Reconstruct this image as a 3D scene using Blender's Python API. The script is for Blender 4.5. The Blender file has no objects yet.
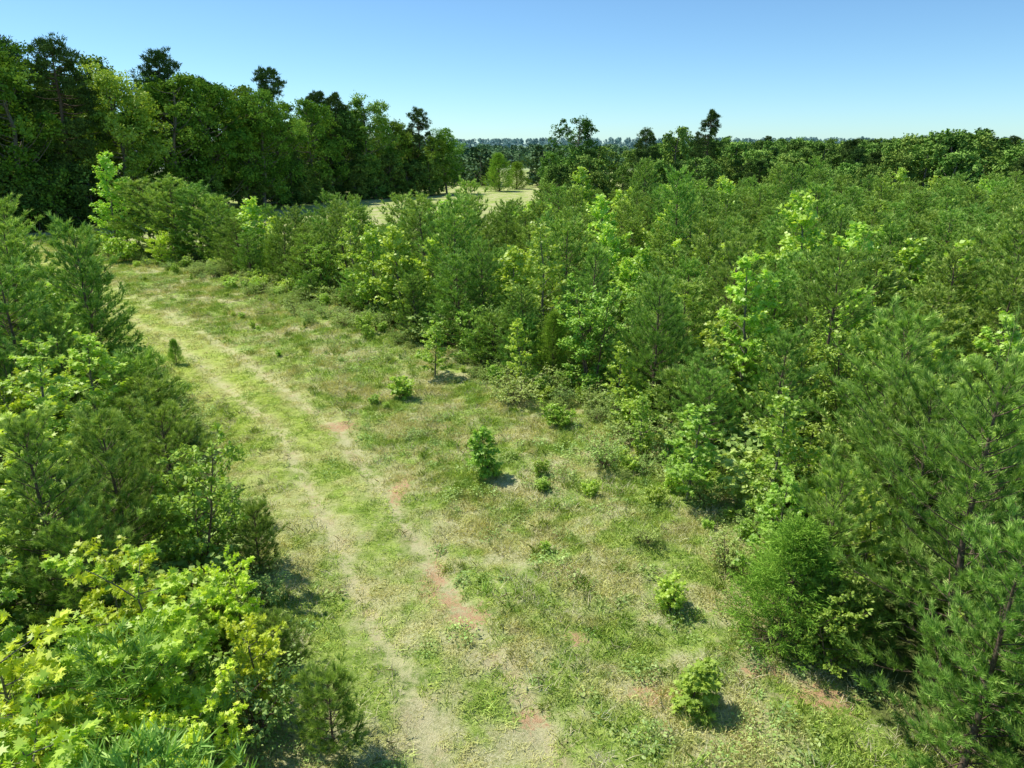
import bpy, math, numpy as np
from mathutils import Vector
D=bpy.data; S=bpy.context.scene
RNG=np.random.default_rng(11)

# ------------------------------------------------------------------ helpers
def nrm(a):
    return a/np.maximum(np.linalg.norm(a,axis=-1,keepdims=True),1e-9)

def make_mesh(name,chunks,mats):
    Vs=[];loops=[];starts=[];mi=[];va=[];off=0;lo=0
    for V,F,m,var in chunks:
        V=np.asarray(V,float).reshape(-1,3);F=np.asarray(F,int)
        if len(F)==0: continue
        Vs.append(V);loops.append((F+off).ravel())
        k=F.shape[1];n=len(F)
        starts.append(lo+np.arange(n)*k);lo+=n*k;off+=len(V)
        mi.append(np.full(n,m));va.append(np.broadcast_to(np.asarray(var,float),(n,)))
    Vs=np.concatenate(Vs);loops=np.concatenate(loops);starts=np.concatenate(starts)
    mi=np.concatenate(mi);va=np.concatenate(va)
    me=D.meshes.new(name)
    me.vertices.add(len(Vs));me.vertices.foreach_set('co',Vs.astype(np.float32).ravel())
    me.loops.add(len(loops));me.loops.foreach_set('vertex_index',loops.astype(np.int32))
    me.polygons.add(len(starts));me.polygons.foreach_set('loop_start',starts.astype(np.int32))
    me.polygons.foreach_set('material_index',mi.astype(np.int32))
    for m in mats: me.materials.append(m)
    at=me.attributes.new('var','FLOAT','FACE');at.data.foreach_set('value',va.astype(np.float32))
    me.update(calc_edges=True)
    return me

def tube(P,R,k=5):
    P=np.asarray(P,float);R=np.asarray(R,float);n=len(P)
    T=nrm(np.gradient(P,axis=0))
    ref=np.array([1,0,0.]) if abs(T[0,0])<.8 else np.array([0,1,0.])
    A=nrm(np.cross(T,ref));B=np.cross(T,A)
    a=np.arange(k)*2*math.pi/k
    V=P[:,None]+R[:,None,None]*(np.cos(a)[None,:,None]*A[:,None]+np.sin(a)[None,:,None]*B[:,None])
    i=np.arange(n-1)[:,None]*k;j=np.arange(k)[None];j2=(j+1)%k
    F=np.stack([i+j,i+j2,i+k+j2,i+k+j],-1).reshape(-1,4)
    return V.reshape(-1,3),F

LEAF_STAR=np.array([(0,0),(.12,.5),(.33,.2),(.72,.48),(.62,.14),(1,0),(.62,-.14),(.72,-.48),(.33,-.2),(.12,-.5)])
LEAF_OVAL=np.array([(0,0),(.3,.27),(.7,.24),(1,0),(.7,-.24),(.3,-.27)])
LEAF_QUAD=np.array([(0,0),(.5,.42),(1,0),(.5,-.42)])
def leaves(base,d,n,size,tmpl,var,mat=0):
    d=nrm(d);s=nrm(np.cross(n,d));
    size=np.broadcast_to(size,(len(base),))
    u=tmpl[:,0][None,:,None];v=tmpl[:,1][None,:,None]
    nn=np.cross(d,s)
    V=base[:,None]+size[:,None,None]*(u*d[:,None]+v*s[:,None]+(-.18*u*u+ .15*np.abs(v))*nn[:,None])
    k=len(tmpl);F=np.arange(len(base)*k).reshape(-1,k)
    return (V.reshape(-1,3),F,mat,var)
def needles(base,d,L,w,var,mat,rng):
    d=nrm(d);s=nrm(np.cross(d,rng.normal(size=d.shape)))
    n=len(base);L=np.broadcast_to(L,(n,))[:,None]
    V=np.stack([base+s*w/2,base-s*w/2,base+d*L],1)
    return (V.reshape(-1,3),np.arange(n*3).reshape(-1,3),mat,var)

# ------------------------------------------------------------------ materials
def newmat(name):
    m=D.materials.new(name);m.use_nodes=True;nt=m.node_tree;nt.nodes.clear();return m,nt
def mixc(nt,fac,a,b,blend='MIX'):
    n=nt.nodes.new('ShaderNodeMix');n.data_type='RGBA';n.blend_type=blend
    for s,v in ((0,fac),(6,a),(7,b)):
        if isinstance(v,bpy.types.NodeSocket): nt.links.new(v,n.inputs[s])
        elif s==0: n.inputs[0].default_value=v
        else: n.inputs[s].default_value=(*v,1) if len(v)==3 else v
    return n.outputs[2]
def math_(nt,op,a,b=0.,clamp=False):
    n=nt.nodes.new('ShaderNodeMath');n.operation=op;n.use_clamp=clamp
    for i,v in enumerate((a,b)):
        if isinstance(v,bpy.types.NodeSocket): nt.links.new(v,n.inputs[i])
        else: n.inputs[i].default_value=v
    return n.outputs[0]
def ramp(nt,f,lo,hi):
    n=nt.nodes.new('ShaderNodeMapRange');nt.links.new(f,n.inputs[0])
    n.inputs[1].default_value=lo;n.inputs[2].default_value=hi;n.clamp=True;n.interpolation_type='SMOOTHSTEP'
    return n.outputs[0]
def noise(nt,scale,detail=3,rough=.6,off=(0,0,0)):
    g=nt.nodes.new('ShaderNodeNewGeometry')
    mp=nt.nodes.new('ShaderNodeMapping');mp.inputs['Location'].default_value=off
    nt.links.new(g.outputs['Position'],mp.inputs[0])
    n=nt.nodes.new('ShaderNodeTexNoise');n.inputs['Scale'].default_value=scale
    n.inputs['Detail'].default_value=detail;n.inputs['Roughness'].default_value=rough
    nt.links.new(mp.outputs[0],n.inputs['Vector'])
    return n.outputs['Fac']

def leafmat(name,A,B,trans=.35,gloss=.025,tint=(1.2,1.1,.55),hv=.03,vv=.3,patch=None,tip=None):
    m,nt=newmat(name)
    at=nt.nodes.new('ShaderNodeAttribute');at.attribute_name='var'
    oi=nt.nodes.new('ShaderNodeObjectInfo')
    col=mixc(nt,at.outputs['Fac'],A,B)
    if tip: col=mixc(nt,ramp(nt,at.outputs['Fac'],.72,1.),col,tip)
    if patch:
        f=ramp(nt,noise(nt,.45,3,.7),.42,.58)
        col=mixc(nt,f,col,mixc(nt,.8,col,patch))
    hs=nt.nodes.new('ShaderNodeHueSaturation')
    nt.links.new(col,hs.inputs['Color'])
    h=math_(nt,'MULTIPLY_ADD',oi.outputs['Random'],hv);h.node.inputs[2].default_value=.5-hv/2
    nt.links.new(h,hs.inputs['Hue'])
    r2=math_(nt,'FRACT',math_(nt,'MULTIPLY',oi.outputs['Random'],17.3))
    v=math_(nt,'MULTIPLY_ADD',r2,vv);v.node.inputs[2].default_value=1-vv/2
    nt.links.new(v,hs.inputs['Value'])
    c=hs.outputs[0]
    last=nt.nodes.new('ShaderNodeBsdfDiffuse');nt.links.new(c,last.inputs[0])
    if trans>0:
        tr=nt.nodes.new('ShaderNodeBsdfTranslucent');nt.links.new(mixc(nt,1.,c,tint,'MULTIPLY'),tr.inputs[0])
        mx=nt.nodes.new('ShaderNodeMixShader');mx.inputs[0].default_value=trans
        nt.links.new(last.outputs[0],mx.inputs[1]);nt.links.new(tr.outputs[0],mx.inputs[2]);last=mx
    if gloss>0:
        gl=nt.nodes.new('ShaderNodeBsdfGlossy');gl.inputs['Roughness'].default_value=.5
        gl.inputs['Color'].default_value=(1,1,.85,1)
        m2=nt.nodes.new('ShaderNodeMixShader');m2.inputs[0].default_value=gloss
        nt.links.new(last.outputs[0],m2.inputs[1]);nt.links.new(gl.outputs[0],m2.inputs[2]);last=m2
    o=nt.nodes.new('ShaderNodeOutputMaterial');nt.links.new(last.outputs[0],o.inputs[0])
    return m
def barkmat(name,A,B,sc=14):
    m,nt=newmat(name)
    f=ramp(nt,noise(nt,sc,4,.7),.35,.65)
    b=nt.nodes.new('ShaderNodeBsdfDiffuse')
    nt.links.new(mixc(nt,f,A,B),b.inputs['Color'])
    o=nt.nodes.new('ShaderNodeOutputMaterial');nt.links.new(b.outputs[0],o.inputs[0]);return m

M_bark=barkmat('bark_brown',(.11,.08,.055),(.24,.18,.13))
M_barkg=barkmat('bark_grey',(.12,.11,.09),(.28,.25,.2))
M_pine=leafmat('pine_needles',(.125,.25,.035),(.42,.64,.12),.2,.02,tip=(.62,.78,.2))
M_pinedk=leafmat('pine_needles_dark',(.06,.11,.03),(.15,.24,.055),0,0)
M_cedar=leafmat('juniper_foliage',(.15,.3,.035),(.4,.6,.08),.15,0)
M_gum=leafmat('sweetgum_leaves',(.24,.43,.035),(.62,.84,.13),.4,.05)
M_lime=leafmat('maple_leaves',(.36,.56,.025),(.78,.92,.09),.42,.05)
M_oak=leafmat('broad_leaves',(.17,.32,.03),(.44,.64,.09),.3,.03)
M_big=leafmat('canopy_leaves',(.085,.19,.022),(.31,.48,.07),.2,0,hv=.03,vv=.5)
M_dk=leafmat('dark_canopy_leaves',(.055,.12,.025),(.17,.29,.055),0,0,hv=.02)
M_mid=leafmat('woodland_leaves',(.1,.2,.035),(.34,.5,.1),0,0,hv=.03,vv=.5)
M_far=leafmat('distant_haze_leaves',(.12,.22,.1),(.24,.37,.16),0,0)  # paler, bluer leaf colour: distance haze painted in
M_haze=leafmat('far_hill_haze_leaves',(.25,.38,.36),(.33,.46,.43),0,0)  # blue-grey air haze of the far hills baked into the colour
M_brush=leafmat('bramble_leaves',(.22,.35,.07),(.52,.67,.19),.25,.02)
M_grass=leafmat('grass_blades',(.24,.39,.05),(.64,.78,.18),.1,0,patch=(.78,.74,.33),vv=.4)
M_clump=leafmat('tall_grass_blades',(.18,.32,.04),(.46,.62,.12),.1,0,vv=.4)
M_straw=leafmat('dry_grass',(.64,.58,.32),(.88,.82,.54),0,0)
M_weed=leafmat('weed_leaves',(.22,.38,.07),(.54,.7,.22),.25,.02,vv=.4)

# ------------------------------------------------------------------ plant generators
def gen_pine(name,seed,h,R,nn=46,w=.0115,L=.16,mats=None,dens=1.,low=.03,twigs=True):
    r=np.random.default_rng(seed);ch=[]
    mats=mats or [M_bark,M_pine]
    z=np.linspace(0,h,9);wob=np.cumsum(r.normal(0,.02,(9,2)),0)*h/5;wob-=wob[0]
    P=np.c_[wob,z];rr=.012*h*(1-z/h)**.8+.006
    V,F=tube(P,rr,7);ch.append((V,F,0,.5))
    segs0=[];segs1=[]
    def at(zz): return np.array([np.interp(zz,z,P[:,0]),np.interp(zz,z,P[:,1]),zz])
    zz=max(.2,low*h)
    lop=r.uniform(.7,1.2,8)
    while zz<h-.12:
        t=zz/h;n=r.integers(4,7);a0=r.uniform(0,6.28)
        for b in range(n):
            az=a0+b*6.283/n+r.normal(0,.25)
            rad=R*(1-t)**.66*min(1,.75+1.9*t)*r.uniform(.7,1.15)*lop[int((az%6.283)/6.283*8)%8]+.1
            el=math.radians(10+44*t+r.normal(0,8))
            s=np.linspace(0,1,6)
            hz=np.array([math.cos(az),math.sin(az),0]);sd=np.array([-hz[1],hz[0],0])
            bend=r.normal(0,.12)
            C=at(zz+r.normal(0,.05))+rad*(s[:,None]*hz+(bend*s*s)[:,None]*sd)
            C[:,2]+=rad*(math.tan(el)*s*.7+.3*s*s)
            V,F=tube(C,np.linspace(.005+.008*rad,.003,6),4 if twigs else 3);ch.append((V,F,0,.4))
            T=nrm(np.gradient(C,axis=0))
            segs0.append(C[4]);segs1.append(C[5]+T[5]*.1)
            nt_=int((4+rad*7)*dens)
            for k in range(nt_):
                q=r.uniform(.18,1);i=min(4,int(q*5));f=q*5-i
                p=C[i]*(1-f)+C[i+1]*f
                sg=1 if k%2 else -1
                d=nrm(T[i]*r.uniform(.5,1)+sd*sg*r.uniform(.3,1.)+np.array([0,0,r.uniform(.15,.9)]))
                l=r.uniform(.15,.34)*(.6+.5*rad)
                e=p+d*l
                if twigs:
                    V,F=tube(np.stack([p,e]),np.array([.004,.002]),3);ch.append((V,F,0,.4))
                segs0.append(p+(e-p)*.3);segs1.append(e)
        zz+=r.uniform(.22,.36)*(h/5)**.5
    for k in range(3):
        segs0.append(at(h-.35+.1*k));segs1.append(at(h)+np.array([0,0,.08]))
    A=np.array(segs0);B=np.array(segs1);n=len(A)
    idx=np.repeat(np.arange(n),nn);q=r.uniform(0,1,len(idx))**.7
    pos=A[idx]+(B-A)[idx]*q[:,None];ax=nrm(B-A)[idx]
    pr=r.normal(size=(len(idx),3));pr-=ax*np.sum(pr*ax,1,keepdims=True);pr=nrm(pr)
    d=ax*.85+pr*r.uniform(.25,.95,(len(idx),1))+np.array([0,0,.12])
    tv=r.uniform(0,.8,n)[idx]
    hh=np.clip(pos[:,2]/h,0,1)
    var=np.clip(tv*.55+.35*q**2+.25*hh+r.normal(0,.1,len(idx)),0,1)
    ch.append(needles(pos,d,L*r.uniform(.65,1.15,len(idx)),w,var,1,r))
    return make_mesh(name,ch,mats)

def gen_broad(name,seed,h,R,nl=9,size=.12,tmpl=LEAF_STAR,prof='cone',stems=1,mats=None,dens=1.,low=.08,droop=.15,twigs=True):
    r=np.random.default_rng(seed);ch=[];mats=mats or [M_barkg,M_gum]
    S0=[];S1=[]
    for st in range(stems):
        hs=h*(1 if st==0 else r.uniform(.55,.95));lean=r.normal(0,1,2)
        lean=lean/np.linalg.norm(lean)*(0.04*h if stems==1 else R*r.uniform(.25,.6))
        z=np.linspace(0,hs,8);s=z/hs
        P=np.c_[lean[0]*s**.8+r.normal(0,.012*hs,8)*s,lean[1]*s**.8+r.normal(0,.012*hs,8)*s,z]
        V,F=tube(P,.011*hs*(1-s)**.8+.005,6);ch.append((V,F,0,.5))
        nb=int((9+hs*7)*dens/(stems**.4));az=r.uniform(0,6.28)
        lop=r.uniform(.65,1.25,7)
        for b in range(nb):
            t=low+(1-low-.03)*(b+r.uniform(0,.9))/nb;az+=2.4+r.normal(0,.3)
            if prof=='cone': pf=(1-t)**.75*min(1,.45+t*2.2)+.06
            else: pf=math.sqrt(max(.02,1-(1.7*t-.8)**2))
            rad=R*(1 if stems==1 else .62)*pf*r.uniform(.6,1.15)*lop[int((az%6.283)/6.283*7)%7]
            el=math.radians(r.uniform(18,55)+15*t)
            hz=np.array([math.cos(az),math.sin(az),0]);sd=np.array([-hz[1],hz[0],0])
            q=np.linspace(0,1,5);bend=r.normal(0,.15)
            o=np.array([np.interp(t*hs,z,P[:,k]) for k in range(3)])
            C=o+rad*(q[:,None]*hz+(bend*q*q)[:,None]*sd);C[:,2]+=rad*math.tan(el)*(q-.25*q*q)*.8
            V,F=tube(C,np.linspace(.005+.008*rad,.003,5),4 if twigs else 3);ch.append((V,F,0,.4))
            T=nrm(np.gradient(C,axis=0))
            S0.append(C[3]);S1.append(C[4]+T[4]*.08)
            for k in range(int(2+rad*7)):
                u=r.uniform(.2,1);i=min(3,int(u*4));f=u*4-i;p=C[i]*(1-f)+C[i+1]*f
                d=nrm(T[i]*r.uniform(.3,1)+sd*r.choice([-1,1])*r.uniform(.2,1)+np.array([0,0,r.uniform(-.2,.7)]))
                l=r.uniform(.14,.36)*(.6+.4*rad)
                if twigs:
                    V,F=tube(np.stack([p,p+d*l]),np.array([.004,.002]),3);ch.append((V,F,0,.4))
                S0.append(p);S1.append(p+d*l)
        for k in range(2): S0.append(P[-2]);S1.append(P[-1]+[0,0,.05])
    A=np.array(S0);B=np.array(S1);n=len(A)
    idx=np.repeat(np.arange(n),nl);m=len(idx);q=r.uniform(0,1,m)**.6
    pos=A[idx]+(B-A)[idx]*q[:,None]+r.normal(0,.25*size,(m,3))
    ax=nrm(B-A)[idx]
    d=nrm(ax*.6+r.normal(0,.6,(m,3))+[0,0,-droop])
    nn=nrm(np.array([0,0,.9])+r.normal(0,.5,(m,3))+ax*.3)
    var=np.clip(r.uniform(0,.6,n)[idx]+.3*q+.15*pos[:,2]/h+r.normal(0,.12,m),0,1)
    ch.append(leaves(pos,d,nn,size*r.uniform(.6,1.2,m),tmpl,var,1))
    return make_mesh(name,ch,mats)

def gen_cedar(name,seed,h,R,mats):
    r=np.random.default_rng(seed);ch=[]
    z=np.linspace(0,h,6);V,F=tube(np.c_[z*0,z*0,z],.014*h*(1-z/h)+.006,6);ch.append((V,F,0,.5))
    n=int(230*h**1.2);t=r.uniform(.02,1,n)**.85;az=r.uniform(0,6.283,n)
    lob=1+.3*np.sin(az*3+t*9+seed)+.22*np.sin(az*7-t*21)+r.normal(0,.12,n)
    rad=R*((1-t)**.7*np.minimum(1,.6+t*3)+.04)*lob
    rr=rad*r.uniform(.25,1.,n)**.5
    hz=np.c_[np.cos(az),np.sin(az),np.zeros(n)]
    c=hz*rr[:,None];c[:,2]=t*h
    for i in range(0,n,5):
        p=np.array([0,0,max(.05,c[i,2]-rr[i]*.6)]);V,F=tube(np.stack([p,c[i]]),np.array([.01,.004]),3);ch.append((V,F,0,.4))
    K=30;idx=np.repeat(np.arange(n),K);m=len(idx)
    ax=nrm(hz*.7+np.array([0,0,.8])+r.normal(0,.35,(n,3)))[idx]
    pos=c[idx]+ax*r.uniform(-.12,.2,(m,1))+r.normal(0,.03,(m,3))
    d=ax+r.normal(0,.45,(m,3))
    var=np.clip(r.uniform(0,.7,n)[idx]+.35*(rr/rad)[idx]-.1+r.normal(0,.1,m),0,1)
    ch.append(needles(pos,d,r.uniform(.05,.12,m),.014,var,1,r))
    return make_mesh(name,ch,mats)

def gen_big(name,seed,h,R,cb=.2,nc=70,nl=330,size=.3,mats=None,flat=.75,pine=False,crs=1.):
    r=np.random.default_rng(seed);ch=[]
    mats=mats or [M_barkg,M_big]
    z=np.linspace(0,h*.93,9);P=np.c_[np.cumsum(r.normal(0,.012*h,(9,2)),0),z];P[:,:2]-=P[0,:2]
    V,F=tube(P,.017*h*(1-z/h)**.8+.03,8);ch.append((V,F,0,.5))
    cs=[];lop=r.uniform(.6,1.25,6)
    for i in range(nc):
        t=(i+r.uniform(0,1))/nc
        zz=h*(cb+(1-cb)*t**.9);tt=(zz/h-cb)/(1-cb)
        if pine: pf=(1-tt)**.55*min(1,.45+tt*1.6)+.08
        else: pf=math.sqrt(max(.03,1-(1.75*tt-.8)**2))
        az=r.uniform(0,6.283)
        rad=R*pf*lop[int(az/6.283*6)%6]*math.sqrt(r.uniform(.25,1))
        cs.append((P[min(8,int(tt*8)),0]+rad*math.cos(az),P[min(8,int(tt*8)),1]+rad*math.sin(az),zz))
    cs=np.array(cs);cr=R*r.uniform(.14,.33,nc)*crs
    for i in range(nc):
        zb=max(h*cb*.7,cs[i,2]-np.hypot(cs[i,0],cs[i,1])*r.uniform(.4,.9) if not pine else cs[i,2]-.3)
        o=np.array([np.interp(zb,z,P[:,0]),np.interp(zb,z,P[:,1]),zb]);q=np.linspace(0,1,5)[:,None]
        C=o*(1-q)+cs[i]*q;C[:,2]-=(np.sin(q[:,0]*3.14)*.12*np.linalg.norm(cs[i]-o))
        V,F=tube(C,np.linspace(.004*h,.02,5),5);ch.append((V,F,0,.4))
    idx=np.repeat(np.arange(nc),nl);m=len(idx)
    sub=14;sd=nrm(r.normal(size=(nc,sub,3))+[0,0,.3])*r.uniform(.45,1.1,(nc,sub,1))
    si=r.integers(0,sub,m);o=sd[idx,si]
    pos=cs[idx]+(o*cr[idx][:,None]+r.normal(0,.17,(m,3))*cr[idx][:,None])*np.array([1,1,flat])
    out=nrm(o)
    var=np.clip(r.uniform(0,.6,nc)[idx]+r.uniform(0,.3,(nc,sub))[idx,si]+r.normal(0,.12,m),0,1)
    sz=size*r.uniform(.6,1.2,m)
    if pine:
        d=nrm(out*.6+r.normal(0,.6,(m,3))+[0,0,.4])
        ch.append(needles(pos,d,sz,size*.28,var,1,r))
    else:
        d=nrm(out*.4+r.normal(0,.7,(m,3)));nn=nrm(out*.8+np.array([0,0,.6])+r.normal(0,.4,(m,3)))
        ch.append(leaves(pos,d,nn,sz,LEAF_QUAD,var,1))
    return make_mesh(name,ch,mats)

def gen_tuft(name,seed,n,rad,L,w,mat,spread=.6):
    r=np.random.default_rng(seed)
    a=r.uniform(0,6.283,n);q=np.sqrt(r.uniform(0,1,n))*rad
    b=np.c_[q*np.cos(a),q*np.sin(a),np.full(n,-.01)]
    d=nrm(np.c_[r.normal(0,spread,(n,2)),np.ones(n)]);l=L*r.uniform(.4,1.15,n)
    s=nrm(np.cross(d,r.normal(size=(n,3))));s[:,2]*=.3
    lean=np.c_[d[:,:2],np.zeros(n)]
    m=b+d*(l*.55)[:,None];t=b+d*(l*.9)[:,None]+lean*(l*.35)[:,None];t[:,2]-=l*.05
    V=np.stack([b+s*w/2,b-s*w/2,m-s*w*.45,t,m+s*w*.45],1)
    return make_mesh(name,[(V.reshape(-1,3),np.arange(n*5).reshape(-1,5),0,r.uniform(0,1,n))],[mat])
def gen_weed(name,seed,n,rad,hh,size,mat):
    r=np.random.default_rng(seed);a=r.uniform(0,6.283,n);q=np.sqrt(r.uniform(0,1,n))*rad
    zf=1-(q/rad)**2*.6
    b=np.c_[q*np.cos(a),q*np.sin(a),hh*zf*r.uniform(.15,1,n)]
    d=np.c_[np.cos(a),np.sin(a),np.zeros(n)]+r.normal(0,.5,(n,3));nn=np.array([0,0,1])+r.normal(0,.4,(n,3))
    ch=[leaves(b,d,nrm(nn),size*r.uniform(.5,1.2,n),LEAF_OVAL,r.uniform(0,1,n),0)]
    for i in range(n//6):
        V,F=tube(np.array([[b[i,0]*.3,b[i,1]*.3,-.01],b[i]]),np.array([.004,.002]),3);ch.append((V,F,0,.3))
    return make_mesh(name,ch,[mat])

# ------------------------------------------------------------------ layout curves
LE=np.array([(-2.2,0),(-3.2,6),(-4.2,9),(-5.6,12.2),(-8.1,16.5),(-13.2,24.3),(-19.5,31),(-30,42),(-44,57),(-58,70),(-84,85)],float)
RE=np.array([(6.3,0),(5.7,8),(4.8,11),(5.8,14),(5.4,17),(4.2,19.8),(1.8,24.3),(-3.3,31),(-10.6,39.6),(-18.5,48.5),(-28,57),(-39,68),(-56,82)],float)
xl=lambda y:np.interp(y,LE[:,1],LE[:,0])
xr=lambda y:np.interp(y,RE[:,1],RE[:,0])
BX=np.array([-60,-28,-19,-2,3,20,45,80,120.]);BY=np.array([62,62,58,59,72,84,92,100,105.])
yb=lambda x:np.interp(x,BX,BY)
CL=np.array([(1.2,0),(.5,5),(-.5,9.05),(-2.5,12.9),(-6.8,21.4),(-14.9,31.8),(-26.3,44.5),(-40,60),(-60,78)])
cx=lambda y:np.interp(y,CL[:,1],CL[:,0])
def cdist(x,y):
    slope=np.interp(y,CL[:,1],np.gradient(CL[:,0],CL[:,1]))
    return (x-cx(y))/np.sqrt(1+slope**2)
_w=np.random.default_rng(3);WK=_w.normal(0,1,(12,2));WP=_w.uniform(0,6.28,12)
def hgt(x,y):
    x=np.asarray(x,float);y=np.asarray(y,float);h=np.zeros(np.broadcast(x,y).shape)
    for i in range(4): h=h+.06*np.sin((WK[i,0]*x+WK[i,1]*y)*.35+WP[i])
    for i in range(4,8): h=h+.016*np.sin((WK[i,0]*x+WK[i,1]*y)*2.2+WP[i])
    d=np.hypot(x,y)
    h=h*np.clip(1.5-d/120,0,1)
    h=h+np.clip((d-500)/1500,0,1)**1.2*(10+5*np.sin(x*.0017+1))
    c=np.abs(cdist(x,y));h=h-.05*np.exp(-((c-.85)/.25)**2)*(y<75)*(y>-5)*(np.abs(x)<70)
    return h

# ------------------------------------------------------------------ ground
def axis(c,dense,step,g,lim):
    out=[0.];s=step
    while out[-1]<lim:
        if out[-1]>dense: s=max(step,step+(out[-1]-dense)*g)
        out.append(out[-1]+s)
    return np.array(out)
ax=axis(0,9,.17,.035,3500);xs=np.concatenate([-ax[::-1][:-1],ax])-2
yp=axis(0,20,.17,.022,4200);ym=-axis(0,3,.8,.15,400)[1:][::-1];ys=np.concatenate([ym,yp])+4
X,Y=np.meshgrid(xs,ys);Z=hgt(X,Y)
nx,ny=len(xs),len(ys)
me=D.meshes.new('ground')
me.vertices.add(nx*ny);me.vertices.foreach_set('co',np.stack([X,Y,Z],-1).astype(np.float32).ravel())
i=np.arange(ny-1)[:,None]*nx+np.arange(nx-1)[None];F=np.stack([i,i+1,i+nx+1,i+nx],-1).reshape(-1,4)
me.loops.add(F.size);me.loops.foreach_set('vertex_index',F.ravel().astype(np.int32))
me.polygons.add(len(F));me.polygons.foreach_set('loop_start',(np.arange(len(F))*4).astype(np.int32))
me.update(calc_edges=True);me.polygons.foreach_set('use_smooth',np.ones(len(F),bool))
CLAY=[(.3,9.05,.2,.18),(2.5,9.5,.4,.22),(1.25,10.9,.18,.13),(-1.7,13.0,.2,.65),(-1.3,12.2,.2,.3),(-.9,11.6,.28,.3),(-5.8,21.5,.5,.4),(-3.1,17.2,.2,.7),(5.3,9.4,.4,.25),(4.5,10.0,.35,.15)]
def claymask(x,y):
    m=np.zeros(np.broadcast(x,y).shape)
    for a,b,rx,ry in CLAY: m=np.maximum(m,np.exp(-(((x-a)/rx/1.6)**2+((y-b)/ry/1.6)**2)))
    return m
cd=cdist(X,Y)
rut=np.exp(-((np.abs(cd)-.85)/.3)**2)*(Y<76)*(np.abs(X)<60)
mow=np.clip(np.exp(-((cd+1.0)/2.6)**2),0,1)*np.clip((Y-10)/14,0,1)*(np.abs(X)<90)
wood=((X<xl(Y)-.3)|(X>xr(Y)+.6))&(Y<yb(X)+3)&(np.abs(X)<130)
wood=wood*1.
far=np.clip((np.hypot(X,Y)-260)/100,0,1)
for nme,a in (('clay',claymask(X,Y)),('rut',rut),('mow',mow),('wood',wood),('far',far)):
    at=me.attributes.new(nme,'FLOAT','POINT');at.data.foreach_set('value',np.asarray(a,np.float32).ravel())
m,nt=newmat('meadow_ground')
A=lambda s:(lambda n:(setattr(n,'attribute_name',s),n.outputs['Fac'])[1])(nt.nodes.new('ShaderNodeAttribute'))
n1=noise(nt,.45,3,.7);n2=noise(nt,3.,5,.7);n3=noise(nt,22,5,.75);n4=noise(nt,70,3,.7);n5=noise(nt,7,4,.7,off=(3,7,0))
green=mixc(nt,ramp(nt,n2,.38,.62),(.2,.32,.045),(.47,.6,.13))
straw=mixc(nt,ramp(nt,n3,.35,.65),(.42,.41,.16),(.78,.74,.42))
c=mixc(nt,math_(nt,'MULTIPLY',ramp(nt,n1,.42,.58),.95),green,straw)
c=mixc(nt,ramp(nt,n3,.53,.65),c,mixc(nt,.55,c,(.78,.73,.42)))
c=mixc(nt,math_(nt,'MULTIPLY',A('mow'),.8),c,mixc(nt,ramp(nt,n2,.3,.7),(.38,.5,.06),(.66,.77,.14)))
c=mixc(nt,math_(nt,'MULTIPLY',ramp(nt,n5,.56,.67),.6),c,(.7,.64,.37))
c=mixc(nt,math_(nt,'MULTIPLY',ramp(nt,n5,.44,.34),.5),c,(.16,.26,.035))
rutf=math_(nt,'MULTIPLY',A('rut'),math_(nt,'MULTIPLY',ramp(nt,n2,.3,.55),.8))
c=mixc(nt,rutf,c,(.74,.67,.38))
cl=math_(nt,'ADD',A('clay'),math_(nt,'MULTIPLY',math_(nt,'SUBTRACT',n5,.5),2.8))
cl=math_(nt,'ADD',cl,math_(nt,'MULTIPLY',math_(nt,'SUBTRACT',n3,.5),2.6))
cl2=math_(nt,'MULTIPLY',ramp(nt,cl,.35,1.),ramp(nt,A('clay'),.05,.45))
clayc=mixc(nt,ramp(nt,n4,.3,.7),(.5,.29,.14),(.8,.53,.31))
c=mixc(nt,cl2,c,clayc)
sp=math_(nt,'MULTIPLY',A('rut'),ramp(nt,noise(nt,1.1,5,.75,off=(5,3,0)),.52,.64))
c=mixc(nt,math_(nt,'MULTIPLY',sp,.45),c,(.68,.47,.28))
sp2=ramp(nt,noise(nt,1.6,5,.8,off=(9,1,0)),.57,.67)
c=mixc(nt,math_(nt,'MULTIPLY',sp2,.4),c,(.7,.55,.35))
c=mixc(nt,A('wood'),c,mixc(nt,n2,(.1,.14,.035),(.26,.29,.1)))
c=mixc(nt,A('far'),c,mixc(nt,ramp(nt,noise(nt,.012,4,.6),.4,.6),(.2,.31,.25),(.32,.43,.34)))  # far ground blended to blue-green, painting in distance haze
c=mixc(nt,ramp(nt,n4,.48,.32),c,mixc(nt,.7,c,(.08,.12,.02)))
b=nt.nodes.new('ShaderNodeBsdfDiffuse')
nt.links.new(c,b.inputs['Color'])
bp=nt.nodes.new('ShaderNodeBump');bp.inputs['Strength'].default_value=.8;bp.inputs['Distance'].default_value=.06
nt.links.new(math_(nt,'ADD',n3,math_(nt,'MULTIPLY',n4,.5)),bp.inputs['Height']);nt.links.new(bp.outputs[0],b.inputs['Normal'])
o=nt.nodes.new('ShaderNodeOutputMaterial');nt.links.new(b.outputs[0],o.inputs[0])
me.materials.append(m)
S.collection.objects.link(D.objects.new('ground',me))

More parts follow.
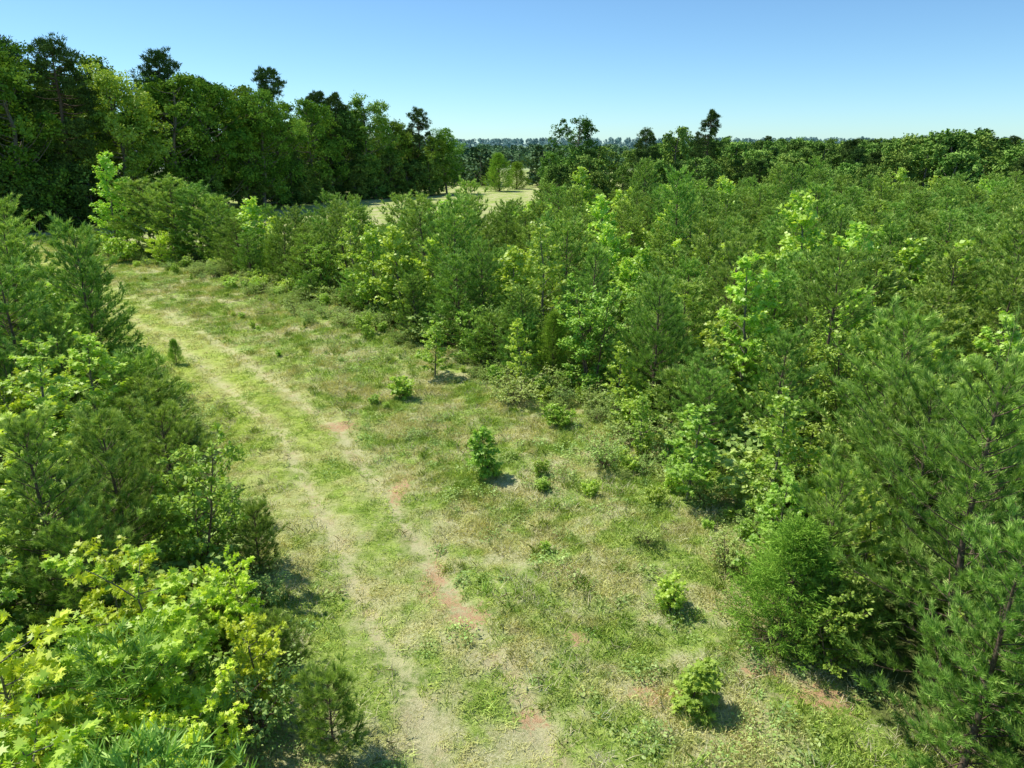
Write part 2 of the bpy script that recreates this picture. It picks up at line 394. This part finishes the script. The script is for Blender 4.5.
# ------------------------------------------------------------------ prototypes
pines=[gen_pine('young_pine_a',1,5.6,1.75),gen_pine('young_pine_b',2,5.0,1.6,dens=1.1),gen_pine('young_pine_c',3,6.0,1.9),gen_pine('young_pine_d',4,4.4,1.55)]
pine_s=[gen_pine('small_pine_a',8,2.0,.8,nn=50,w=.009,low=.06),gen_pine('small_pine_b',9,2.4,.9,nn=50,w=.009,low=.06)]
gums=[gen_broad('sweetgum_a',21,4.6,1.2),gen_broad('sweetgum_b',22,5.4,1.4,nl=9),gen_broad('sweetgum_c',23,3.6,1.05,nl=11)]
maples=[gen_broad('maple_a',31,3.2,1.6,nl=12,size=.11,prof='round',stems=3,mats=[M_barkg,M_lime]),
        gen_broad('maple_b',32,2.8,1.3,nl=12,size=.11,prof='round',stems=2,mats=[M_barkg,M_lime])]
oaks=[gen_broad('oak_a',41,4.2,1.7,nl=11,size=.12,tmpl=LEAF_OVAL,prof='round',stems=3,mats=[M_bark,M_oak]),
      gen_broad('oak_b',42,3.2,1.3,nl=11,size=.11,tmpl=LEAF_OVAL,prof='round',stems=2,mats=[M_bark,M_oak])]
shrubs=[gen_broad('shrub_a',51,1.,.55,nl=12,size=.085,prof='round',stems=4,low=.05,mats=[M_bark,M_gum],dens=1.2),
        gen_broad('shrub_b',52,.9,.6,nl=12,size=.08,tmpl=LEAF_OVAL,prof='round',stems=5,low=.05,mats=[M_bark,M_gum],dens=1.2),
        gen_broad('shrub_c',53,1.3,.5,nl=12,size=.09,prof='cone',stems=2,low=.05,mats=[M_bark,M_oak],dens=1.3)]
bramb=[gen_broad('bramble_a',61,.7,1.0,nl=7,size=.06,tmpl=LEAF_OVAL,prof='round',stems=9,low=.1,mats=[M_bark,M_brush],dens=1.1,twigs=False),
       gen_broad('bramble_b',62,1.0,.8,nl=7,size=.065,tmpl=LEAF_OVAL,prof='round',stems=7,low=.1,mats=[M_bark,M_brush],dens=1.1,twigs=False)]
under=[gen_broad('under_a',63,1.6,.9,nl=5,size=.14,tmpl=LEAF_QUAD,prof='round',stems=4,low=.05,mats=[M_bark,M_oak],twigs=False),
       gen_broad('under_b',64,1.3,.9,nl=5,size=.13,tmpl=LEAF_QUAD,prof='round',stems=5,low=.05,mats=[M_bark,M_brush],twigs=False),
       gen_pine('under_c',65,2.2,.9,nn=14,w=.022,L=.17,twigs=False)]
ced=[gen_cedar('juniper_a',71,3.6,1.05,[M_bark,M_cedar]),gen_cedar('juniper_b',72,2.6,.8,[M_bark,M_cedar])]
bend_tree=gen_broad('bend_sweetgum',75,8.6,2.3,nl=8,size=.2,tmpl=LEAF_QUAD,low=.04,dens=1.1,twigs=False)
bigs=[gen_big('big_a',81,18,6.2,cb=.1,nc=70,nl=300),gen_big('big_b',82,16,5.4,cb=.12,nc=65,nl=300),gen_big('big_c',83,18,5.0,cb=.1,nc=80,nl=280,mats=[M_barkg,M_oak]),
      gen_big('big_d',84,17,4.8,cb=.08,nc=70,nl=280,mats=[M_barkg,M_dk])]
bigp=[gen_big('tallpine_a',91,20,4.2,cb=.22,nc=75,nl=280,size=.42,mats=[M_bark,M_pinedk],flat=.6,pine=True,crs=.95),
      gen_big('tallpine_b',92,20,4.6,cb=.3,nc=66,nl=300,size=.42,mats=[M_bark,M_pinedk],flat=.6,pine=True,crs=.95)]
airy=gen_big('airy_tree',95,14,4.8,cb=.4,nc=48,nl=160,size=.3,mats=[M_barkg,M_dk],crs=.85)
pl=[gen_pine('plantation_pine_%d'%k,100+k,[5.2,4.7,5.8,4.2][k],[1.7,1.6,1.8,1.5][k],nn=18,w=.03,L=.18,dens=.95,twigs=False) for k in range(4)]
gl=[gen_broad('plantation_gum_%d'%k,110+k,[4.6,5.3,4.][k],[1.3,1.5,1.3][k],nl=7,size=.18,tmpl=LEAF_QUAD,twigs=False) for k in range(3)]
ol=[gen_broad('plantation_oak_0',115,3.8,1.6,nl=7,size=.17,tmpl=LEAF_QUAD,prof='round',stems=3,mats=[M_bark,M_oak],twigs=False)]
midt=[gen_big('mid_tree_%d'%k,120+k,10,3.8,cb=.06,nc=45,nl=170,size=.36,flat=.8,mats=[M_barkg,M_mid]) for k in range(3)]
midd=gen_big('mid_tree_dark',124,10,3.6,cb=.06,nc=45,nl=170,size=.36,flat=.8,mats=[M_barkg,M_dk])
midp=[gen_big('mid_pine_0',125,11,2.8,cb=.2,nc=42,nl=200,size=.42,mats=[M_bark,M_pinedk],pine=True,flat=.6)]
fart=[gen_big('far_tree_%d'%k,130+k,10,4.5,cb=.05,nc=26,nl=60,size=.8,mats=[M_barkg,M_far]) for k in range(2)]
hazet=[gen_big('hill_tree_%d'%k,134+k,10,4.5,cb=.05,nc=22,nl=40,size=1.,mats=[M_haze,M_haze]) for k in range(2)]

# ------------------------------------------------------------------ placing
def put(name,mesh,x,y,s=1.,rot=None,sx=None):
    ob=D.objects.new(name,mesh);ob.location=(x,y,float(hgt(x,y))-.03)
    ob.rotation_euler=(RNG.normal(0,.03),RNG.normal(0,.03),RNG.uniform(0,6.28) if rot is None else rot)
    ob.scale=((sx or s),(sx or s),s);S.collection.objects.link(ob);return ob
def H(mesh):
    co=np.empty(len(mesh.vertices)*3,np.float32);mesh.vertices.foreach_get('co',co);return co[2::3].max()
HC={}
def puth(name,mesh,x,y,h,wf=1.):
    if mesh.name not in HC: HC[mesh.name]=H(mesh)
    s=h/HC[mesh.name];return put(name,mesh,x,y,s,sx=s*wf)
placed=[]
def P_(name,mesh,x,y,h,wf=1.,r=.95):
    puth(name,mesh,x,y,h,wf);placed.append((x,y,r))
# plants in the clearing
P_('sapling_shrub',shrubs[2],-.63,17.7,1.6,1.15);P_('shrub',shrubs[0],-4.2,24.5,1.05,1.3)
P_('sweetgum_tree',gums[2],4.6,16.2,2.8,1.35);P_('sweetgum_tree',gums[0],3.9,19.2,2.2,1.0)
P_('shrub',shrubs[1],.8,17.8,.6,.9);P_('shrub',shrubs[1],2.1,16.6,.55);P_('shrub',shrubs[0],.75,13.9,.35)
P_('shrub',shrubs[1],3.7,16,.6);P_('shrub',shrubs[0],3.2,11.7,.85,1.1);P_('shrub',shrubs[2],2.95,9.2,1.1,1.5)
P_('juniper_shrub',ced[1],-14.4,28.4,1.2,1.);P_('small_pine_tree',pine_s[0],-2.75,8.3,1.75,1.0)
P_('sweetgum_tree',gums[2],-3.2,27.3,2.5,1.3);P_('sweetgum_tree',gums[0],.4,25.4,2.8,1.1)
P_('oak_tree',oaks[0],3.0,24.8,4.6,1.1,1.6);P_('sweetgum_tree',gums[2],6.6,21.5,3.9,.95)
P_('sweetgum_tree',gums[0],6.1,14.6,3.9,1.0);P_('juniper_tree',ced[1],5.1,10.8,2.8,1.35)
P_('pine_tree',pines[3],5.9,11.4,3.9,1.05);P_('sweetgum_tree',gums[2],5.6,12.7,2.8,1.1);P_('oak_tree',oaks[1],5.7,10.0,2.,1.05)
P_('pine_tree',pines[2],7.4,9.8,6.6,1.05);P_('pine_tree',pines[0],6.7,7.9,4.6,1.1);P_('pine_tree',pines[3],8.2,12.4,5.2,1.1)
P_('pine_tree',pines[1],4.9,22.6,5.4);P_('pine_tree',pines[0],7.2,18,4.6);P_('pine_tree',pines[2],10.5,22,6.6,1.);P_('pine_tree',pines[2],8.5,27,6.6,1.)
P_('sweetgum_tree',gums[1],1.5,29,6.3,1.0);P_('pine_tree',pines[2],-1.2,31.2,5.6);P_('pine_tree',pines[0],3.2,27.6,5.5)
P_('pine_tree',pines[1],-5.8,35.8,5.2,1.1);P_('sweetgum_tree',gums[1],-9.3,40.3,5.4,.9)
P_('oak_tree',oaks[1],7.2,16.2,2.8,1.2);P_('maple_tree',maples[1],6.9,13.4,2.6,.9);P_('pine_tree',pines[3],5.7,18.4,3.4,1.1)
P_('juniper_tree',ced[0],1.6,26.4,3.0,1.1);P_('oak_tree',oaks[1],-1.3,28.9,2.6,1.1);P_('pine_tree',pines[3],-4.6,32.8,3.6,1.1)
P_('pine_tree',pines[0],-7.6,38.2,4.6,1.2);P_('oak_tree',oaks[0],-11.5,42.5,3.8,1.2);P_('pine_tree',pines[1],-13.5,45.5,4.6,1.3);P_('juniper_tree',ced[0],-16.5,48.5,3.2,1.4);P_('pine_tree',pines[3],-20,51.5,4.4,1.4)
# left foreground
P_('maple_tree',maples[0],-5.2,8.1,3.5,1.15,1.4);P_('maple_tree',maples[1],-6.9,7.4,3.3,1.15,1.3);P_('maple_tree',maples[0],-4.4,7.0,2.7,1.,1.)
P_('maple_tree',maples[1],-5.6,6.2,3.0,1.1,1.);P_('maple_tree',maples[1],-4.0,8.9,1.9,.95,.8);P_('maple_tree',maples[1],-6.3,9.2,3.0,.95,.8)
P_('pine_tree',pines[0],-8.5,11,4.9,1.1);P_('oak_tree',oaks[1],-6.6,12.6,3.5,.95);P_('maple_tree',maples[1],-5.0,10.7,2.2,.8)
P_('sweetgum_tree',gums[1],-11.2,15.4,5.0,1.25);P_('pine_tree',pines[3],-8.4,15.4,3.6,1.15);P_('sweetgum_tree',gums[2],-9.8,13,4.2,1.3)
P_('pine_tree',pines[1],-21.5,29,5.2,.95);P_('pine_tree',pines[0],-13.8,20.2,4.6);P_('pine_tree',pines[3],-11.2,19.5,3.0,1.1)
P_('small_pine_tree',pine_s[1],-4.1,9.9,1.5,1.1);P_('pine_tree',pines[3],-7.5,10.4,3.4,1.1)
P_('sweetgum_tree',gums[0],-17.5,25,4.3,1.1);P_('maple_tree',maples[0],-13.2,17.5,4.0,.9)
P_('small_pine_tree',pine_s[1],-5.6,13.2,1.8)
# trees at the bend of the track
P_('sweetgum_tree',bend_tree,-34.5,61,8.8,1.,2.)
for x,y,h,w in ((-31,60,6.8,1.6),(-28,58.5,6.9,1.7),(-25.5,57.5,6.6,1.6),(-23,55.5,5.6,1.3)):
    P_('pine_tree',pl[int(abs(x))%4],x,y,h,w,1.8)
P_('maple_tree',maples[0],-27.5,54.5,3.0,1.2,1.5);P_('shrub',shrubs[1],-31.5,56.5,2.2,1.2);P_('oak_tree',oaks[1],-35.5,59,2.8)

def fill(region,spacing,n,seed,ok):
    r=np.random.default_rng(seed);x0,x1,y0,y1=region;out=[]
    cell={};sp=spacing
    pts=np.c_[r.uniform(x0,x1,n),r.uniform(y0,y1,n)]
    mask=ok(pts[:,0],pts[:,1]);pts=pts[mask]
    pl_=np.array(placed)
    for x,y in pts:
        k=(int(math.floor(x/sp)),int(math.floor(y/sp)));bad=False
        for a in (-1,0,1):
            for b_ in (-1,0,1):
                for q in cell.get((k[0]+a,k[1]+b_),()):
                    if (q[0]-x)**2+(q[1]-y)**2<sp*sp: bad=True
        if bad: continue
        if len(pl_) and (np.hypot(pl_[:,0]-x,pl_[:,1]-y)<pl_[:,2]*1.2).any(): continue
        cell.setdefault(k,[]).append((x,y));out.append((x,y))
    return np.array(out)
right=lambda x,y:(x>xr(y)+.7)&(y<yb(x))&(x<.86*y+12)&(y>3)
left=lambda x,y:(x<xl(y)-.9)&(x>-.86*y-9)&(y>3)&(y<66)
fr=fill((-60,110,3,105),1.95,24000,5,right)
fl=fill((-70,0,3,66),1.95,9000,6,left)
allp=np.concatenate([fr,fl])
dist=np.hypot(allp[:,0],allp[:,1])
r=np.random.default_rng(77)
near=allp[dist<25];farp=allp[dist>=25]
for x,y in near:
    u=r.uniform();sideR=x>0
    edge=min(abs(x-xl(y)),abs(x-xr(y)))
    hh=r.uniform(3.6,6.1) if edge>2 else r.uniform(2.8,4.6)
    if not sideR: hh*=.8
    if y<7.5: hh=min(hh,4.3)
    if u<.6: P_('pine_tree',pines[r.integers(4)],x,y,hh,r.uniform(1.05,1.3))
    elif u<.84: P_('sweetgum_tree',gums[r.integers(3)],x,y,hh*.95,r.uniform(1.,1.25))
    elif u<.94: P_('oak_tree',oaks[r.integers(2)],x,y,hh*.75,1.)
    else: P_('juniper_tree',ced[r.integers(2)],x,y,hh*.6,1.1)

def scatter(name,protos,pts,scl,tilt=.04,seed=1,z=None):
    r=np.random.default_rng(seed);n=len(pts)
    if n==0:return
    col=D.collections.new(name+'_parts')
    for k,pm in enumerate(protos):
        ob=D.objects.new('%s_part_%02d'%(name,k),pm);col.objects.link(ob)
    me=D.meshes.new(name);me.vertices.add(n)
    zz=hgt(pts[:,0],pts[:,1])-.02 if z is None else z
    me.vertices.foreach_set('co',np.c_[pts,zz].astype(np.float32).ravel())
    a=me.attributes.new('rot','FLOAT_VECTOR','POINT');a.data.foreach_set('vector',np.c_[r.normal(0,tilt,(n,2)),r.uniform(0,6.28,n)].astype(np.float32).ravel())
    a=me.attributes.new('scl','FLOAT_VECTOR','POINT');a.data.foreach_set('vector',np.asarray(scl,np.float32).ravel())
    a=me.attributes.new('idx','INT','POINT');a.data.foreach_set('value',r.integers(0,len(protos),n).astype(np.int32))
    me.update()
    ob=D.objects.new(name,me);S.collection.objects.link(ob)
    ng=D.node_groups.new(name+'_gn','GeometryNodeTree')
    ng.interface.new_socket('Geometry',in_out='INPUT',socket_type='NodeSocketGeometry')
    ng.interface.new_socket('Geometry',in_out='OUTPUT',socket_type='NodeSocketGeometry')
    gi=ng.nodes.new('NodeGroupInput');go=ng.nodes.new('NodeGroupOutput')
    ip=ng.nodes.new('GeometryNodeInstanceOnPoints');ci=ng.nodes.new('GeometryNodeCollectionInfo')
    ci.inputs['Collection'].default_value=col;ci.inputs['Separate Children'].default_value=True;ci.inputs['Reset Children'].default_value=True
    def na(s,t):
        q=ng.nodes.new('GeometryNodeInputNamedAttribute');q.data_type=t;q.inputs['Name'].default_value=s
        return q.outputs['Attribute']
    e=ng.nodes.new('FunctionNodeEulerToRotation')
    ng.links.new(na('rot','FLOAT_VECTOR'),e.inputs[0])
    ng.links.new(gi.outputs[0],ip.inputs['Points']);ng.links.new(ci.outputs[0],ip.inputs['Instance'])
    ip.inputs['Pick Instance'].default_value=True
    ng.links.new(na('idx','INT'),ip.inputs['Instance Index']);ng.links.new(e.outputs[0],ip.inputs['Rotation'])
    ng.links.new(na('scl','FLOAT_VECTOR'),ip.inputs['Scale']);ng.links.new(ip.outputs[0],go.inputs[0])
    md=ob.modifiers.new('scatter','NODES');md.node_group=ng
def scl3(n,lo,hi,seed,wl=.9,wh=1.2):
    r=np.random.default_rng(seed);s=r.uniform(lo,hi,n);w=s*r.uniform(wl,wh,n);return np.c_[w,w,s]

u=r.uniform(size=len(farp))
def varh(a,seed):
    q=np.random.default_rng(seed);t=q.uniform(size=len(a));f=np.where(t>.9,1.22,np.where(t<.2,.8,1.));return a*np.c_[f**.5,f**.5,f]
g=farp[u<.58];scatter('young_pine_forest',pl,g,varh(scl3(len(g),.72,1.08,1,1.05,1.35),91),seed=2)
g=farp[(u>=.58)&(u<.88)];scatter('young_sweetgum_forest',gl,g,varh(scl3(len(g),.72,1.12,3,1.,1.3),92),seed=4)
g=farp[u>=.88];scatter('young_oak_thicket',ol,g,scl3(len(g),.7,1.1,5),seed=6)
placed=[(0,0,0)]
ur=fill((-45,45,3,58),1.45,16000,55,lambda x,y:(((x>xr(y)+.5)&(x<.8*y+5)&(y<yb(x)))|((x<xl(y)-.6)&(x>-.8*y-6)))&((np.hypot(x,y)<34)|((x>xr(y))&(x<xr(y)+6))))
scatter('forest_undergrowth',under,ur,scl3(len(ur),.5,1.2,57,1.,1.5),seed=58)

# tall tree line, left background
TL=[(0,'d',19.9,-55,80),(1,'p',21,-51.5,85),(2,'d',18.8,-47.5,88),(3,'p',21.5,-47.3,100),(4,'d',18,-41,100),(5,'d',17.5,-38.5,108),(6,'p',20.4,-36.7,113),
    (7,'d',16.5,-32.4,120),(8,'d',18.2,-26.3,130),(9,'p',16.2,-18.3,140),(10,'d',12.5,-12.9,142),(11,'d',17,-60,78),(12,'d',19,-66,84),
    (13,'p',21.5,-58,90),(14,'d',18,-44,94),(15,'d',16.8,-36,104),(16,'d',15,-30,126),(17,'d',14.2,-22,136),(18,'p',18.5,-44,106),(19,'d',20,-55,95),
    (20,'p',20,-63,92),(21,'d',18,-50,104),(22,'p',18,-30,128),(23,'d',17,-70,76),(24,'d',11,-15.5,139)]
for k,t,h,x,y in TL:
    if t=='p': puth('tall_pine_tree',bigp[k%2],x,y,h,1.0)
    else:
        mm=bigs[(0,3,1,0,1)[k%5]] if k not in (8,2,12) else bigs[2]
        puth('deciduous_tree',mm,x,y,h,1.05)
r=np.random.default_rng(5)
TLx=np.array([-75,-55,-47,-38,-32,-24,-12]);TLy=np.array([70,76,84,100,116,128,140])
t=r.uniform(0,1,80);ux=-75+60*t;uy=np.interp(ux,TLx,TLy)+r.uniform(-1,8,80)
pts=np.c_[ux,uy];scatter('woodland_understory',midt+[midd],pts,scl3(80,.25,.75,9,.9,1.2),seed=3)
n=60;ux=r.uniform(-130,-30,n);uy=np.interp(ux,TLx,TLy)+r.uniform(14,45,n)-np.clip(-70-ux,0,50)*.5
scatter('left_woodland',[bigs[3],bigs[1],bigp[0]],np.c_[ux,uy],scl3(n,.75,.95,19,1.,1.3),seed=8)

# single trees standing beyond the plantation
puth('deciduous_tree',airy,11,130,14.6,1.05);puth('tall_pine_tree',bigp[0],29,110,14.4,.85);puth('tall_pine_tree',bigp[1],21.5,115,11.9,1.)
puth('deciduous_tree',midt[0],26,117,12,.8);puth('juniper_tree',ced[0],-2.6,150,8,1.6);puth('juniper_tree',ced[1],1,158,6,1.6)
placed=[(11,130,3.),(29,110,2),(21.5,115,2)]
f2=fill((2,230,76,270),5.8,6000,15,lambda x,y:(y>yb(x)+2)&(x>3+np.clip(y-85,0,200)*.09)&(x<y*.9+15)&((x>.2*y)|(y<140)))
d2=f2[:,1];r=np.random.default_rng(8)
base=np.interp(d2,[80,110,180,270],[.5,.66,.84,.92])+.3*np.clip((f2[:,0]/d2-.45)/.15,0,1)*np.clip((170-d2)/50,0,1)
sc=base*r.uniform(.7,1.22,len(f2));w=sc*r.uniform(1.,1.4,len(f2))
scatter('mixed_woodland',midt+midt+[midd]+midp,f2,np.c_[w,w,sc],seed=21)
r=np.random.default_rng(9)
def rows(name,protos,spec,seed):
    pp=[];ss=[]
    for x0,x1,y0,y1,n,lo,hi in spec:
        pp.append(np.c_[r.uniform(x0,x1,n),r.uniform(y0,y1,n)]);s=r.uniform(lo,hi,n);ss.append(np.c_[s*1.3,s*1.3,s])
    scatter(name,protos,np.concatenate(pp),np.concatenate(ss),seed=seed)
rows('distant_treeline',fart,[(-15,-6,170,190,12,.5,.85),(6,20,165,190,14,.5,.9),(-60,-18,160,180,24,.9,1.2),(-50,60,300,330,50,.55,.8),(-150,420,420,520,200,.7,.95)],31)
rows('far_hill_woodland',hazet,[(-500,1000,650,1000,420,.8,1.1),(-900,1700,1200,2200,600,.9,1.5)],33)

# ------------------------------------------------------------------ grass & weeds
grass=[gen_tuft('grass_%d'%k,200+k,60,.22,.15,.012,M_grass,.7) for k in range(4)]
clump=[gen_tuft('clump_%d'%k,205+k,70,.16,.3,.011,M_clump,.45) for k in range(2)]
strawt=[gen_tuft('straw_%d'%k,210+k,30,.2,.28,.007,M_straw,.6) for k in range(3)]
weeds=[gen_weed('weed_%d'%k,220+k,[60,90,40][k],[.15,.24,.1][k],[.16,.28,.1][k],.045,M_weed) for k in range(3)]
r=np.random.default_rng(10)
def keep(p,cw=.8,rw=.65):
    m=1-cw*np.clip(claymask(p[:,0],p[:,1]),0,1)-rw*np.exp(-((np.abs(cdist(p[:,0],p[:,1]))-.85)/.25)**2)
    return p[r.uniform(size=len(p))<m]
def dens(n,y0,y1,pad=1.5):
    y=r.uniform(y0,y1,n);w=xr(y)-xl(y)+2*pad;k=r.uniform(size=n)<w/18.;y=y[k];x=xl(y)-pad+r.uniform(size=len(y))*(xr(y)-xl(y)+2*pad);return np.c_[x,y]
def drift(p,s=1.,o=0.):
    x,y=p[:,0]*s+o,p[:,1]*s+o*1.7
    return (np.sin(x*.9+2*np.sin(y*.5))+np.sin(y*.7+x*.35+1.3)+np.sin(x*2.3-y*1.9+1.5*np.sin(y*1.1))*.8)/2.8
g1=keep(dens(17000,4,26));g2=keep(dens(9500,26,75))
gp=np.concatenate([g1,g2]);gp=gp[r.uniform(size=len(gp))<.8+.6*drift(gp,1.8,4)]
s=np.where(gp[:,1]<26,1,1.5)*r.uniform(.5,1.3,len(gp));hz=s*r.uniform(.6,1.4,len(gp))*(1+.4*drift(gp,1.5,9))
mw=np.exp(-((cdist(gp[:,0],gp[:,1])+.6)/1.8)**2);hz=hz*(1-.5*mw)
scatter('meadow_grass',grass,gp,np.c_[s,s,hz],tilt=.1,seed=41)
cp=keep(dens(1500,4,55));cp=cp[(np.abs(cdist(cp[:,0],cp[:,1])+.2)>1.3)&(r.uniform(size=len(cp))<.4+.7*drift(cp,1.2,2))]
scatter('tall_grass_clumps',clump,cp,scl3(len(cp),.45,1.15,40,.8,1.4),tilt=.12,seed=50)
sp_=keep(dens(5600,4,50));sp_=sp_[(np.abs(cdist(sp_[:,0],sp_[:,1]))>.6)&(r.uniform(size=len(sp_))<.6-.8*drift(sp_,1.8,4))]
scatter('dry_grass_tufts',strawt,sp_,scl3(len(sp_),.5,1.2,42),tilt=.15,seed=43)
wp=keep(dens(5400,4,55));cdw=cdist(wp[:,0],wp[:,1])
wp=wp[((cdw>1.)|(cdw<-2.2)|(r.uniform(size=len(wp))<.15))&(r.uniform(size=len(wp))<.45+.8*drift(wp))]
scatter('meadow_weeds',weeds,wp,scl3(len(wp),.5,1.4,44,.8,1.4),tilt=.15,seed=45)
y=r.uniform(13,72,300);off=np.abs(r.normal(0,1.3,300))*np.interp(y,[5,30,60],[.8,1.6,2.2])
bpR=np.c_[xr(y)+1.1-off,y]
y=r.uniform(4,66,130);bpL=np.c_[xl(y)-.5+np.abs(r.normal(0,.5,130)),y]
bp_=np.concatenate([bpR,bpL]);scatter('bramble_thicket',bramb+[shrubs[1]],bp_,scl3(len(bp_),.3,1.2,46,.8,1.5)*r.uniform(.6,1,(len(bp_),1)),tilt=.12,seed=47)
sy=r.uniform(14,60,45);sx=xl(sy)+r.uniform(size=45)*(xr(sy)-xl(sy));q=np.abs(cdist(sx,sy)+.3)>2.1
scatter('tiny_shrubs',shrubs,np.c_[sx,sy][q],scl3(q.sum(),.15,.45,48),seed=49)

# ------------------------------------------------------------------ sun, sky, camera
el=math.radians(58);az=math.atan2(-.8,.42)
d=Vector((math.sin(az)*math.cos(el),math.cos(az)*math.cos(el),math.sin(el)))
sl=D.lights.new('sun','SUN');sl.energy=5.;sl.angle=math.radians(.5);sl.color=(1,.96,.88)
so=D.objects.new('sun',sl);so.rotation_euler=d.to_track_quat('Z','Y').to_euler();so.location=(0,0,60);S.collection.objects.link(so)
W=D.worlds.new('World');S.world=W;W.use_nodes=True;nt=W.node_tree;nt.nodes.clear()
sk=nt.nodes.new('ShaderNodeTexSky');sk.sky_type='NISHITA';sk.sun_disc=False;sk.sun_elevation=el;sk.sun_rotation=az
sk.altitude=100;sk.air_density=.8;sk.dust_density=.2;sk.ozone_density=2.6
bg=nt.nodes.new('ShaderNodeBackground');bg.inputs[1].default_value=.143
o=nt.nodes.new('ShaderNodeOutputWorld')
nt.links.new(mixc(nt,1.,sk.outputs[0],(.75,1.0,1.1),'MULTIPLY'),bg.inputs[0]);nt.links.new(bg.outputs[0],o.inputs[0])
cam=D.cameras.new('camera');cam.lens=24.33;cam.sensor_width=36;cam.clip_end=8000;cam.clip_start=.1
co=D.objects.new('camera',cam);co.location=(0,0,9);co.rotation_euler=(math.radians(90-19),0,0);S.collection.objects.link(co);S.camera=co
S.view_settings.view_transform='Standard';S.view_settings.look='None';S.view_settings.exposure=0;S.view_settings.gamma=1
